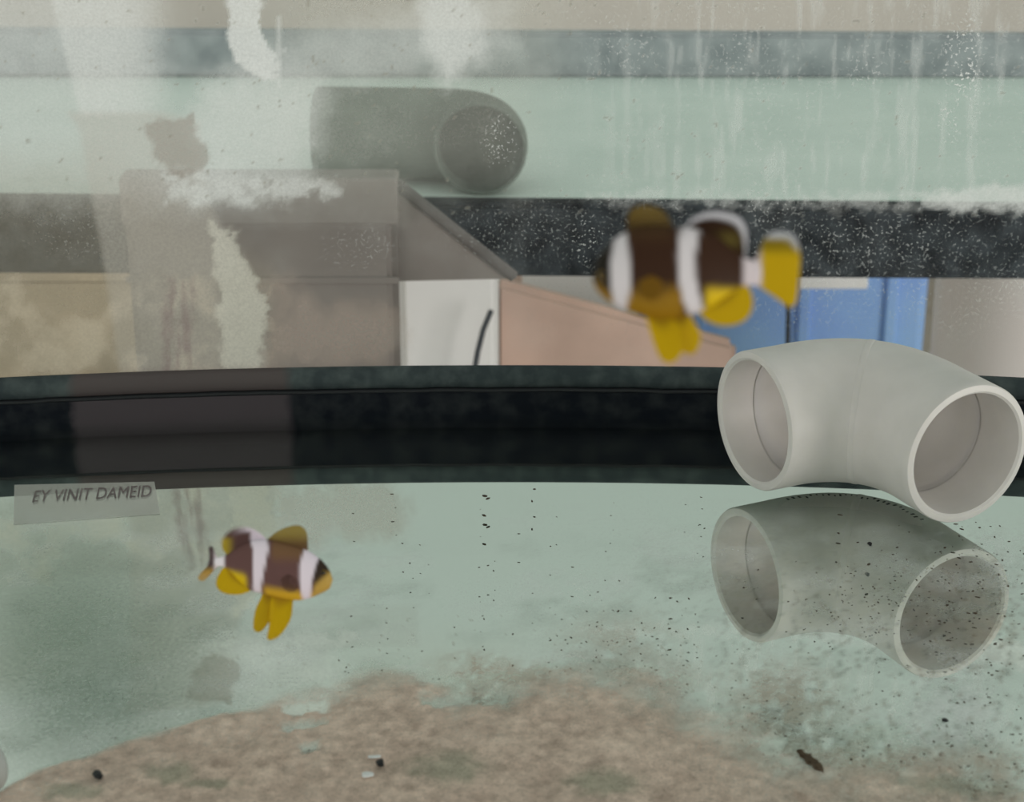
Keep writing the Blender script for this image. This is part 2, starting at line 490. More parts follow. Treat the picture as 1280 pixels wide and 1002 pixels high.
# low beige partition far behind
o = box('wall_far', (-3.2, 3.0, -1.29), (3.2, 3.1, 0.70), mat_plain('beige_plaster', A(166, 160, 153), .9, .12, 3, stretch=(1, 1, .4)), None, .01)
tag(o, 'beige plaster partition far behind the tanks', kind='structure')

# neighbouring tank: black frames and a mint back board
nb_ = empty('neighbour_tank', (0, 1.25, at(640, 350, 1.2)[2]))
tag(nb_, 'second tank behind the back pane with black frames and mint interior', 'tank')
def quad_bar(name, tl, tr, br, bl, Y0, Y1, mat, parent):
    q = [at(*p, Y0) for p in (tl, tr, br, bl)]
    V = [v - parent.location for v in q] + [Vector((v.x, Y1, v.z)) - parent.location for v in q]
    Fc = [(3, 2, 1, 0), (4, 5, 6, 7), (0, 1, 5, 4), (1, 2, 6, 5), (2, 3, 7, 6), (3, 0, 4, 7)]
    o = mesh(name, V, Fc, mat, parent)
    bm = bmesh.new(); bm.from_mesh(o.data)
    bmesh.ops.bevel(bm, geom=bm.edges[:], offset=.003, segments=2, affect='EDGES')
    bm.to_mesh(o.data); bm.free()
    return o
mfr = mat_plain('neighbour_frame', A(48, 53, 57), .7, .3, 60, c2=A(18, 21, 25), spec=.1)
mfr2 = mat_plain('neighbour_top_frame', A(132, 136, 138), .8, .3, 40, c2=A(106, 111, 114), spec=.1)
mmint = mat_plain('mint_board', (.82, .90, .845, 1), .8, .1, 14, c2=(.74, .83, .775, 1))
quad_bar('frame_bottom', (-400, 246), (1600, 264), (1600, 352), (-400, 340), 1.15, 1.17, mfr, nb_)
zl = at(640, 256, 1.15)[2] - .004
YB = (CAMZ - zl) * (at(640, 97, 1.0)[1] / (CAMZ - at(640, 97, 1.0)[2]))
box('bottom_panel', (-.95, 1.168 - 1.25, zl - .008 - nb_.location.z), (.95, YB + .02 - 1.25, zl - nb_.location.z), mmint, nb_, .001)
quad_bar('frame_back', (-400, 36), (1600, 46), (1600, 102), (-400, 92), YB, YB + .02, mfr2, nb_)

# ------------------------------------------------------------------ pipe elbow builder
def elbow_mesh(R, r_in, r_bore, legA, legB, Rb, sock, dA, dB, bulge, nseg=48, nb=20):
    """pipe elbow with arms leaving the corner along dA and dB; one closed wall with sockets"""
    # centre line: from A end to B end
    def path(cut):
        a0 = dA * (legA - cut); b0 = dB * (legB - cut)
        a1 = dA * Rb; b1 = dB * Rb
        P = []
        for t in np.linspace(0, 1, 6)[:-1]:
            P.append((a0.lerp(a1, t), -dA, 0.0))
        for k in range(nb + 1):
            t = k / nb
            P.append((a1 * (1 - t) ** 2 + b1 * t ** 2, (dB * t - dA * (1 - t)).normalized(), math.sin(math.pi * t)))
        for t in np.linspace(0, 1, 6)[1:]:
            P.append((b1.lerp(b0, t), dB, 0.0))
        return P
    rings = []
    def ring(c, t, rad):
        side = t.cross(Vector((0, 0, 1))).normalized()
        up = side.cross(t)
        return [c + side * math.cos(2 * math.pi * k / nseg) * rad + up * math.sin(2 * math.pi * k / nseg) * rad for k in range(nseg)]
    ch = R * 0.04
    po = path(0)
    rings.append(ring(po[0][0], po[0][1], R - ch * 1.6))
    rings.append(ring(po[0][0] + po[0][1] * ch * .35, po[0][1], R - ch * .4))
    rings.append(ring(po[0][0] + po[0][1] * ch * 1.2, po[0][1], R))
    for (c, t, bl) in po[1:-1]:
        rings.append(ring(c, t, R * (1 + bulge * bl)))
    rings.append(ring(po[-1][0] - po[-1][1] * ch * 1.2, po[-1][1], R))
    rings.append(ring(po[-1][0] - po[-1][1] * ch * .35, po[-1][1], R - ch * .4))
    rings.append(ring(po[-1][0], po[-1][1], R - ch * 1.6))
    rings.append(ring(po[-1][0], po[-1][1], r_in + ch * .8))
    rings.append(ring(po[-1][0] - po[-1][1] * ch * .8, po[-1][1], r_in))
    pi_ = path(sock)
    rings.append(ring(pi_[-1][0], pi_[-1][1], r_in * .985))
    rings.append(ring(pi_[-1][0], pi_[-1][1], r_bore))
    for (c, t, bl) in reversed(pi_[1:-1]):
        rings.append(ring(c, t, r_bore))
    rings.append(ring(pi_[0][0], pi_[0][1], r_bore))
    rings.append(ring(pi_[0][0], pi_[0][1], r_in * .985))
    rings.append(ring(po[0][0] + po[0][1] * ch * .8, po[0][1], r_in))
    rings.append(ring(po[0][0], po[0][1], r_in + ch * .8))
    V = [v for r in rings for v in r]
    Fc = []
    n = len(rings)
    for i in range(n):
        j = (i + 1) % n
        for k in range(nseg):
            k2 = (k + 1) % nseg
            Fc.append((i * nseg + k, j * nseg + k, j * nseg + k2, i * nseg + k2))
    return V, Fc

def build_elbow(name, loc, rz, R, r_in, r_bore, legA, legB, Rb, sock, mat, dA=Vector((-1, 0, 0)), dB=Vector((0, -1, 0)), bulge=0.0, z0=None):
    root = empty(name, loc)
    root.rotation_euler = (0, 0, rz)
    V, Fc = elbow_mesh(R, r_in, r_bore, legA, legB, Rb, sock, dA, dB, bulge, 64, 24)
    V = [v + Vector((0, 0, R if z0 is None else z0)) for v in V]
    o = mesh('elbow_body', V, Fc, mat, root, True)
    bm = bmesh.new(); bm.from_mesh(o.data)
    bmesh.ops.recalc_face_normals(bm, faces=bm.faces); bm.to_mesh(o.data); bm.free()
    o.data.shade_smooth()
    o.data.set_sharp_from_angle(angle=math.radians(38))
    return root

# grey elbow on the bottom of the neighbouring tank
mg = mat_plain('grey_pipe', A(84, 92, 86), .6, .35, 20, c2=A(60, 68, 63), spec=.2)
c = at(606, 190, 1.21)
ge = build_elbow('grey_pipe_elbow', (c.x, 1.229, zl + .0003), math.radians(-4), .031, .0288, .0282, .115, .042, .034, .015, mg)
tag(ge, 'blurred dark grey pipe elbow lying in the second tank', 'pipe fitting')

# boxes and other things on the bench, seen between the two black frames
def carton(name, px0, px1, ytop, Yf, depth, mat, label, cat, slope=0.0, rim=None):
    a = at(px0, ytop, Yf); b = at(px1, ytop, Yf)
    root = empty(name, ((a.x + b.x) / 2, Yf + depth / 2, BENCH))
    tag(root, label, cat)
    hw = (b.x - a.x) / 2; h = a.z - BENCH
    bm = bmesh.new(); add_box(bm, (-hw, -depth / 2, 0), (hw, depth / 2, h), 0)
    for v in bm.verts:
        if v.co.z > h * .5 and v.co.x > 0:
            v.co.z -= slope
    bmesh.ops.bevel(bm, geom=bm.edges[:], offset=.006, segments=3, affect='EDGES')
    bmobj('body', bm, mat, root)
    return root, hw, h
mcard = mat_plain('cardboard', A(164, 142, 130), .9, .2, 9, c2=A(140, 120, 110))
mcard2 = mat_plain('olive_board', A(158, 144, 122), .9, .2, 7, c2=A(116, 108, 92))
mhaze = mat_plain('haze_grey', A(112, 105, 101), .9, .2, 8, c2=A(98, 92, 89))
mwhite = mat_plain('white_foam', A(232, 218, 208), .8, .1, 10, c2=A(200, 186, 178))
mblue = mat_plain('blue_plastic', A(114, 146, 234), .5, .15, 8, c2=A(100, 130, 218))
mdark = mat_plain('dark_rubber', A(44, 48, 54), .6, .2, 40)

r, hw, h = carton('olive_carton', -120, 345, 345, 1.46, .25, mcard2, 'olive brown carton at the left, low behind the back pane', 'box')
box('lid_flap', (-hw - .004, -.13, h - .004), (hw + .004, .13, h + .012), mcard2, r)
r, hw, h = carton('haze_sheet', 150, 494, 224, 1.02, .02, mhaze, 'grey brown sheet standing in for a haze veil, tallest left of the white foam block', 'board')  # sheet made up to stand in for a grey veil of haze
box('haze_top_band', (-hw - .001, -.0115, h - .027), (hw + .001, .0115, h + .001), mhaze, r, .002)
box('haze_line', (-hw - .001, -.0112, h - .062), (hw + .001, -.009, h - .058), mhaze, r, .0005)
# slanting right part of the haze sheet, with the veil's dark diagonal edge
q = [at(470, 224, 1.03), at(492, 224, 1.03), at(646, 348, 1.03), at(470, 352, 1.03)]
V = [v - r.location for v in q] + [v + Vector((0, .006, 0)) - r.location for v in q]
mesh('haze_side', V, [(3, 2, 1, 0), (4, 5, 6, 7), (0, 1, 5, 4), (1, 2, 6, 5), (2, 3, 7, 6), (3, 0, 4, 7)], mhaze, r)
tube('haze_edge', [at(492, 226, 1.03) - r.location, at(568, 287, 1.03) - r.location, at(643, 346, 1.03) - r.location], .0035, mat_plain('haze_edge_tone', A(84, 80, 78), .8, .2, 40), r)
r, hw, h = carton('white_foam_block', 498, 622, 337, 1.50, .12, mwhite, 'pinkish white foam block with a dark cable across its front', 'foam block')
box('foot_strip', (-hw + .01, -.064, 0), (hw - .01, -.0585, .03), mwhite, r, .001)
cb = empty('thin_cable', (0, 0, BENCH)); tag(cb, 'thin dark cable leaning over the pinkish white foam block', 'cable')
tube('cable_core', [at(614, 388, 1.47) - cb.location, at(604, 412, 1.47) - cb.location, at(597, 440, 1.47) - cb.location, at(592, 470, 1.47) - cb.location,
                    Vector((at(590, 480, 1.47).x, 1.47, BENCH + .003)) - cb.location], .0024, mdark, cb)
r, hw, h = carton('cardboard_sheet', 618, 925, 350, 1.60, .02, mcard, 'pinkish cardboard sheet with slanting top left of the blue crate', 'cardboard', slope=.062)
box('seam_tape', (-hw * .2, -.013, 0), (-hw * .2 + .03, -.009, h * .55), mcard, r, .001)
r, hw, h = carton('white_board', 645, 800, 335, 1.75, .03, mwhite, 'white board peeking over the slanting top of the cardboard sheet', 'board')
box('edge_strip', (-hw - .004, -.017, 0), (-hw + .006, .017, h), mcard, r, .001)
# blue crate
a = at(800, 350, 1.82); b = at(1163, 350, 1.82)
root = empty('blue_crate', ((a.x + b.x) / 2, 1.97, BENCH)); tag(root, 'blue plastic crate behind the white elbow and the upper fish', 'crate')
hw = (b.x - a.x) / 2; h = at(900, 300, 1.82)[2] - BENCH
bm = bmesh.new(); add_box(bm, (-hw, -.15, 0), (hw, .15, h), .01); bmobj('crate_body', bm, mblue, root)
box('crate_rim', (-hw - .012, -.162, h - .03), (hw + .012, .162, h + .004), mblue, root, .004)
a2 = at(1000, 345, 1.81); b2 = at(1085, 362, 1.81)
o = box('paper_strip', (a2.x - root.location.x, -.158, b2.z - root.location.z), (b2.x - root.location.x, -.151, a2.z - root.location.z), mwhite, root, .001)
o['label'] = 'white paper strip'
for k in (-.62, .1, .7):
    box('crate_rib', (hw * k, -.157, 0), (hw * k + .012, -.149, h - .03), mblue, root, .002)
cb = empty('hanging_cable', (0, 0, 0)); tag(cb, 'short black cable hanging in front of the blue crate below the tail', 'cable')
tube('cable_core', [at(985, 340, 1.7), at(985.5, 380, 1.7), at(985, 410, 1.7), at(984.5, 440, 1.7), at(985, 475, 1.7), Vector((at(985, 475, 1.7).x, 1.7, BENCH))], .0024, mdark, cb)
# scuffed white tub at the right
a = at(1166, 330, 1.40); b = at(1420, 330, 1.40)
root = empty('white_tub', ((a.x + b.x) / 2 + .022, 1.40 + (b.x - a.x) / 2, BENCH)); tag(root, 'scuffed white tub at the right behind the elbow', 'tub')
R0 = (b.x - a.x) / 2; h = at(1200, 326, 1.40)[2] - BENCH
mt = mat_plain('scuffed_white', (.88, .83, .81, 1), .7, .3, 16, c2=A(190, 178, 176), stretch=(1, 1, .35), lo=.3, hi=.52)
def lathe(name, prof, n, mat, parent=None):
    V = []; Fc = []
    for (r_, z) in prof:
        for k in range(n):
            q = 2 * math.pi * k / n
            V.append((r_ * math.cos(q), r_ * math.sin(q), z))
    for i in range(len(prof) - 1):
        for k in range(n):
            Fc.append((i * n + k, i * n + (k + 1) % n, (i + 1) * n + (k + 1) % n, (i + 1) * n + k))
    return mesh(name, V, Fc, mat, parent, True)
lathe('tub_body', [(.001, 0), (R0 * .86, 0), (R0 * .88, .01), (R0 * .97, h * .96), (R0, h * .965), (R0, h), (R0 * .95, h), (R0 * .84, .02), (.001, .02)], 56, mt, root)
for k in range(3):
    lathe('tub_hoop', [(R0 * (.905 + k * .025), h * (.30 + .22 * k)), (R0 * (.93 + k * .025), h * (.31 + .22 * k)), (R0 * (.93 + k * .025), h * (.325 + .22 * k)), (R0 * (.905 + k * .025), h * (.335 + .22 * k))], 56, mt, root)

# ------------------------------------------------------------------ white elbow (main object)
m, nt, N, Lk, p = newmat('white_pvc')
tc = N.new('ShaderNodeTexCoord')
nz = N.new('ShaderNodeTexNoise'); nz.inputs['Scale'].default_value = 70; nz.inputs['Detail'].default_value = 5
Lk.new(tc.outputs['Object'], nz.inputs['Vector'])
cr = N.new('ShaderNodeValToRGB'); cr.color_ramp.elements[0].position = .3; cr.color_ramp.elements[1].position = .7
cr.color_ramp.elements[0].color = (.73, .68, .66, 1); cr.color_ramp.elements[1].color = (.80, .745, .725, 1)
Lk.new(nz.outputs['Fac'], cr.inputs['Fac']); Lk.new(cr.outputs[0], p.inputs['Base Color'])
p.inputs['Roughness'].default_value = .42; p.inputs['Specular IOR Level'].default_value = .3
p.inputs['Subsurface Weight'].default_value = .3; p.inputs['Subsurface Radius'].default_value = (.004, .004, .003)
M_PVC = m
AZ = math.radians(64.9)
corner = Vector((.1356, .6495, 0))
CZ = .0262
dA = Vector((-math.sin(AZ), -math.cos(AZ), 0)); dB = Vector((math.cos(AZ), -math.sin(AZ), 0))
legA, legB = .0519, .0591
EL_R = .0262; TL = .0375; BULGE = .03
elb = build_elbow('pipe_elbow', corner, 0, EL_R, EL_R * .87, EL_R * .845, legA, legB, TL, .0245, M_PVC, dA, dB, BULGE, CZ)
tag(elb, 'white plastic pipe elbow standing on the tank bottom at the right', 'pipe fitting')
def bend(t):
    return dA * TL * (1 - t) ** 2 + dB * TL * t ** 2, (dB * t - dA * (1 - t)).normalized(), EL_R * (1 + BULGE * math.sin(math.pi * t))
# raised mould seam around the outside of the bend
Vs = []; Fs = []
for k in range(25):
    c_, t_, rad = bend(k / 24)
    sd = t_.cross(Vector((0, 0, 1)))
    if sd.y < 0: sd = -sd
    for (dr, dz) in ((-.0008, -.0005), (.0003, -.0005), (.0003, .0005), (-.0008, .0005)):
        Vs.append(c_ + sd * (rad + dr) + Vector((0, 0, CZ + dz)))
for k in range(24):
    for j in range(4):
        Fs.append((k * 4 + j, k * 4 + (j + 1) % 4, (k + 1) * 4 + (j + 1) % 4, (k + 1) * 4 + j))
mesh('mould_seam', Vs, Fs, M_PVC, elb, True)
# parting line across the inner corner
c_, t_, rad = bend(.5)
sd = t_.cross(Vector((0, 0, 1)))
Vs = []; Fs = []
for k in range(64):
    q_ = 2 * math.pi * k / 64
    n_ = sd.normalized() * math.cos(q_) + sd.normalized().cross(t_) * math.sin(q_)
    for (dr, dt) in ((-.0004, -.0030), (.00018, -.0007), (.00018, .0007), (-.0004, .0030)):
        Vs.append(c_ + n_ * (rad + dr) + t_ * dt + Vector((0, 0, CZ)))
for k in range(64):
    for j in range(4):
        Fs.append((k * 4 + j, k * 4 + (j + 1) % 4, ((k + 1) % 64) * 4 + (j + 1) % 4, ((k + 1) % 64) * 4 + j))
mesh('parting_line', Vs, Fs, M_PVC, elb, True)
# smudged dark stamp on the underside, seen in the mirror image
bm = bmesh.new()
rs_ = random.Random(5)
for k in range(26):
    c_, t_, rad = bend(.08 + k * .034)
    sd = t_.cross(Vector((0, 0, 1)))
    if sd.y < 0: sd = -sd
    th = rs_.uniform(.12, .22)
    b_ = c_ + sd * rad * math.sin(th) + Vector((0, 0, CZ - rad * math.cos(th) - .00015))
    l = rs_.uniform(.0006, .0011)
    e1 = t_ * l * .35; e2 = (sd * math.cos(th) + Vector((0, 0, math.sin(th)))) * l
    vv = [bm.verts.new(b_ + e1 * sx + e2 * sy + Vector((0, 0, dz))) for dz in (0, .0002) for (sx, sy) in ((-1, -1), (1, -1), (1, 1), (-1, 1))]
    for f in ((0, 1, 2, 3), (7, 6, 5, 4), (0, 4, 5, 1), (1, 5, 6, 2), (2, 6, 7, 3), (3, 7, 4, 0)):
        bm.faces.new([vv[i] for i in f])
o = bmobj('stamped_mark', bm, mat_plain('dark_ink', A(52, 52, 50), .8, .2, 300), elb)
o['label'] = 'smudged dark stamp on the underside'

# ------------------------------------------------------------------ clownfish
def mat_fish(name, trans=0.0, transl=0.0):
    m, nt, N, Lk, p = newmat(name)
    at_ = N.new('ShaderNodeAttribute'); at_.attribute_name = 'Col'
    Lk.new(at_.outputs['Color'], p.inputs['Base Color'])
    p.inputs['Roughness'].default_value = .5; p.inputs['Specular IOR Level'].default_value = .2
    nz = N.new('ShaderNodeTexNoise'); nz.inputs['Scale'].default_value = 2500
    tc = N.new('ShaderNodeTexCoord'); Lk.new(tc.outputs['Object'], nz.inputs['Vector'])
    b = N.new('ShaderNodeBump'); b.inputs['Strength'].default_value = .08; b.inputs['Distance'].default_value = .0002
    Lk.new(nz.outputs['Fac'], b.inputs['Height']); Lk.new(b.outputs['Normal'], p.inputs['Normal'])
    if trans:
        out = N['Material Output']
        tl = N.new('ShaderNodeBsdfTranslucent'); Lk.new(at_.outputs['Color'], tl.inputs['Color'])
        m1 = N.new('ShaderNodeMixShader'); m1.inputs['Fac'].default_value = transl
        Lk.new(p.outputs[0], m1.inputs[1]); Lk.new(tl.outputs[0], m1.inputs[2])
        tr = N.new('ShaderNodeBsdfTransparent')
        m2 = N.new('ShaderNodeMixShader')
        Lk.new(at_.outputs['Alpha'], m2.inputs['Fac']); Lk.new(tr.outputs[0], m2.inputs[1]); Lk.new(m1.outputs[0], m2.inputs[2])
        Lk.new(m2.outputs[0], out.inputs['Surface'])
    return m
M_FBODY = mat_fish('fish_skin'); M_FFIN = mat_fish('fish_fin', .5, .35)
M_EYE = mat_plain('fish_eye', (.006, .005, .005, 1), .15, .1, 400, spec=.5)
M_IRIS = mat_plain('fish_iris', A(120, 92, 20), .3, .2, 900)

def resample(pts, n):
    pts = np.array(pts, float)
    # smooth with Catmull-Rom
    P = np.vstack([2 * pts[0] - pts[1], pts, 2 * pts[-1] - pts[-2]])
    out = []
    for i in range(1, len(P) - 2):
        for t in np.linspace(0, 1, 12, endpoint=False):
            p0, p1, p2, p3 = P[i - 1], P[i], P[i + 1], P[i + 2]
            out.append(.5 * ((2 * p1) + (-p0 + p2) * t + (2 * p0 - 5 * p1 + 4 * p2 - p3) * t * t + (-p0 + 3 * p1 - 3 * p2 + p3) * t ** 3))
    out.append(pts[-1]); out = np.array(out)
    s = np.concatenate([[0], np.cumsum(np.hypot(*np.diff(out, axis=0).T))])
    q = np.linspace(0, s[-1], n)
    return np.stack([np.interp(q, s, out[:, 0]), np.interp(q, s, out[:, 1])], 1)

def build_fish(name, center, depth, top, bot, colf, fins, eye, wfac, nose_left, label, bend):
    """outline points are measured on the photograph in pixels and turned into metres at the fish's own distance"""
    k = depth / F
    r = ray(*center)
    root = empty(name, Vector(r * depth) + Vector((0, 0, CAMZ)))
    root.rotation_euler = (-PITCH, 0, 0)
    tag(root, label, 'fish', 'young clownfish in the tank')
    tp = resample(sorted(top), 400); bp = resample(sorted(bot), 400)
    u0 = min(tp[0, 0], bp[0, 0]); u1 = max(tp[-1, 0], bp[-1, 0])
    n = 70; m_ = 36
    q = (1 - np.cos(np.linspace(0, math.pi, n))) / 2
    us = u0 + (u1 - u0) * q
    Tv = np.interp(us, tp[:, 0], tp[:, 1]); Bv = np.interp(us, bp[:, 0], bp[:, 1])
    # round the ends off
    end = np.clip(np.minimum((us - u0), (u1 - us)) / 3.0, 0.02, 1)
    Hm = max(Bv - Tv)
    s = (us - u0) / (u1 - u0)
    if not nose_left:
        s = 1 - s
    W = wfac * Hm * np.interp(s, [0, .04, .12, .3, .45, .65, .85, 1], [.10, .42, .72, .98, 1, .72, .28, .12])
    V = []; C = []
    cu, cv = center
    def yoff(u):
        t = (u - u0) / (u1 - u0)
        t = t if nose_left else 1 - t
        return bend * max(0, t - .45) ** 2 * (u1 - u0)
    for i in range(n):
        mid = (Tv[i] + Bv[i]) / 2; hh = (Bv[i] - Tv[i]) / 2 * math.sqrt(end[i])
        for j in range(m_):
            a = 2 * math.pi * j / m_
            ca, sa = math.cos(a), math.sin(a)
            v = mid - hh * sa
            y = W[i] * math.copysign(abs(ca) ** .9, ca) * math.sqrt(end[i])
            V.append(((us[i] - cu) * k, (y + yoff(us[i])) * k, -(v - cv) * k))
            C.append(colf(us[i], v, 'body'))
    Fc = []
    for i in range(n - 1):
        for j in range(m_):
            Fc.append((i * m_ + j, i * m_ + (j + 1) % m_, (i + 1) * m_ + (j + 1) % m_, (i + 1) * m_ + j))
    Fc.append(tuple(range(m_ - 1, -1, -1))); Fc.append(tuple((n - 1) * m_ + j for j in range(m_)))
    me = bpy.data.meshes.new('fish_body'); me.from_pydata(V, [], Fc); me.update()
    setcol(me, 'Col', np.array(C))
    bm = bmesh.new(); bm.from_mesh(me); bmesh.ops.recalc_face_normals(bm, faces=bm.faces); bm.to_mesh(me); bm.free()
    link('fish_body', me, M_FBODY, root, True)
    for (fname, base, edge, yb, ye) in fins:
        nn, mm = 34, 14
        B = resample(base, nn); E = resample(edge, nn)
        Vf = []; Cf = []
        for side in (1, -1):
            for a in range(mm):
                t = a / (mm - 1)
                for b in range(nn):
                    uv = B[b] * (1 - t) + E[b] * t
                    rip = .9 * math.sin(b * 1.9) * t
                    th = (1.5 * (1 - t) + .35) * side * .5
                    y = yb * (1 - t) + ye * t + rip * .5 + th + yoff(uv[0])
                    Vf.append(((uv[0] - cu) * k, y * k, -(uv[1] - cv) * k))
                    Cf.append(colf(uv[0], uv[1], fname, t))
        Ff = []
        o2 = mm * nn
        for a in range(mm - 1):
            for b in range(nn - 1):
                f = (a * nn + b, a * nn + b + 1, (a + 1) * nn + b + 1, (a + 1) * nn + b)
                Ff.append(f); Ff.append(tuple(o2 + i for i in reversed(f)))
        for b in range(nn - 1):
            i = (mm - 1) * nn + b
            Ff.append((i, i + 1, o2 + i + 1, o2 + i))
            Ff.append((b + 1, b, o2 + b, o2 + b + 1))
        for a in range(mm - 1):
            for b in (0, nn - 1):
                i = a * nn + b; j = (a + 1) * nn + b
                Ff.append((i, j, o2 + j, o2 + i))
        me = bpy.data.meshes.new(fname); me.from_pydata(Vf, [], Ff); me.update()
        setcol(me, 'Col', np.array(Cf))
        bm = bmesh.new(); bm.from_mesh(me); bmesh.ops.recalc_face_normals(bm, faces=bm.faces); bm.to_mesh(me); bm.free()
        link(fname, me, M_FFIN, root, True)
    eu, ev, er = eye
    i = int(np.argmin(abs(us - eu)))
    mid = (Tv[i] + Bv[i]) / 2; hh = (Bv[i] - Tv[i]) / 2
    wy_ = W[i] * math.sqrt(max(.05, 1 - ((ev - mid) / hh) ** 2))
    for sgn in (-1, 1):
        bm = bmesh.new(); bmesh.ops.create_uvsphere(bm, u_segments=20, v_segments=12, radius=er * k)
        for v in bm.verts: v.co.y *= .55
        e = bmobj('eye', bm, M_IRIS, root, True)
        e.location = ((eu - cu) * k, (sgn * (wy_ - .3) + yoff(eu)) * k, -(ev - cv) * k)
        bm = bmesh.new(); bmesh.ops.create_uvsphere(bm, u_segments=16, v_segments=10, radius=er * k * .78)
        for v in bm.verts: v.co.y *= .5
        pu = bmobj('pupil', bm, M_EYE, e, True)
        pu.location = (0, sgn * er * k * .3, 0)
    return root

def mixc(a, b, t):
    t = float(min(1, max(0, t)))
    return [a[i] * (1 - t) + b[i] * t for i in range(3)]
def ss(a, b, x):
    t = min(1, max(0, (x - a) / (b - a))); return t * t * (3 - 2 * t)
def band(v, L, R, u, soft=2.0):
    """cover of a bar whose left and right edge are polylines u(v)"""
    l = np.interp(v, [p[1] for p in L], [p[0] for p in L]); r = np.interp(v, [p[1] for p in R], [p[0] for p in R])
    return ss(l - soft, l + soft, u) * ss(r + soft, r - soft, u)

KF = 1.5
DARK = A(44, 22, 8, KF); OLIVE = A(122, 88, 8, KF); YEL = A(182, 150, 0, KF); WHT = A(172, 164, 168, 1.7); FACE = A(22, 16, 8, KF)
def col_fish1(u, v, part, t=0):
    al = 1.0
    if part == 'dorsal_fin':
        c = mixc(A(112, 90, 40, KF), A(70, 48, 18, KF), ss(262, 290, v)); al = .82 - .25 * t
    elif part == 'soft_dorsal_fin':
        c = mixc(DARK, A(98, 84, 36, KF), .8 * math.exp(-((u - 912) / 16) ** 2 - ((v - 300) / 11) ** 2))
        c = mixc(c, A(176, 172, 178), ss(.70, .86, t)); al = 1 - .45 * ss(.72, 1, t)
    elif part == 'caudal_fin':
        c = mixc(A(160, 148, 152), YEL, ss(948, 956, u))
        c = mixc(c, A(90, 76, 10, KF), ss(322, 305, v) * .7)
        edge = ss(300, 294, v - max(0, (u - 985) * .9)) * .9
        c = mixc(c, A(168, 168, 176), edge); al = 1 - .5 * edge
    elif part in ('anal_fin', 'pelvic_fin'):
        c = mixc(A(132, 98, 10, KF), YEL, ss(0, .45, t)); al = .97
    elif part == 'pectoral_fin':
        c = A(118, 84, 16, KF); al = .85
    else:
        c = mixc(DARK, OLIVE, ss(352, 376, v + (u - 800) * .06) * ss(862, 845, u))
        c = mixc(c, YEL, ss(354, 368, v) * ss(876, 886, u) * ss(946, 936, u))
        c = mixc(c, A(60, 38, 14, KF), ss(312, 290, v) * ss(845, 830, u) * .6)
        f = ss(770, 764, u)
        fc = mixc(FACE, OLIVE, ss(352, 366, v + (752 - u) * .8))
        c = mixc(c, fc, f)
        c = mixc(c, WHT, band(v, [(768, 296), (762, 330), (763, 360), (768, 388)], [(783, 296), (786, 330), (787, 360), (782, 388)], u))
        c = mixc(c, WHT, band(v, [(850, 285), (845, 320), (846, 350), (853, 378), (864, 400)], [(874, 285), (867, 320), (868, 350), (875, 378), (884, 400)], u))
        c = mixc(c, A(160, 148, 152), ss(926, 932, u))
    return list(c[:3]) + [al]

fish1 = build_fish('clownfish', (860, 345), .30,
    [(740, 347), (745, 328), (755, 312), (766, 301), (785, 289), (810, 284), (842, 284), (870, 286), (898, 296), (922, 316), (938, 324), (953, 325)],
    [(740, 350), (746, 362), (757, 374), (772, 384), (790, 391), (812, 398), (840, 399), (865, 393), (888, 384), (910, 369), (930, 357), (953, 357)],
    col_fish1,
    [('dorsal_fin', [(782, 297), (800, 292), (820, 291), (842, 291)], [(783, 286), (786, 267), (795, 258), (808, 256), (825, 261), (836, 272), (843, 287)], 0, 0),
     ('soft_dorsal_fin', [(856, 296), (880, 298), (905, 309), (930, 328)], [(855, 287), (866, 273), (885, 265), (905, 265), (924, 271), (933, 285), (934, 305), (932, 324)], 0, 0),
     ('caudal_fin', [(944, 326), (946, 334), (946, 348), (944, 356)], [(950, 316), (954, 302), (963, 291), (979, 288), (995, 294), (1002, 312), (1001, 345), (997, 377), (988, 383), (970, 371), (953, 360)], 0, 0),
     ('anal_fin', [(870, 383), (890, 375), (910, 362), (928, 350)], [(874, 392), (886, 402), (903, 407), (922, 405), (936, 396), (942, 380), (939, 363), (931, 353)], 0, 0),
     ('pelvic_fin', [(808, 392), (818, 393), (836, 394)], [(807, 398), (815, 425), (824, 447), (834, 454), (845, 450), (853, 436), (852, 410)], -2, -9),
     ('pelvic_fin', [(830, 394), (848, 393), (862, 389)], [(838, 408), (848, 435), (860, 442), (870, 440), (877, 420), (866, 397)], 2, 7),
     ('pectoral_fin', [(797, 352), (797, 358), (798, 366)], [(812, 346), (824, 352), (826, 364), (818, 376), (806, 376)], -21, -26)],
    (752, 345, 5.2), .21, True, 'blurred brown clownfish with two white bars swimming left above the elbow', .10)

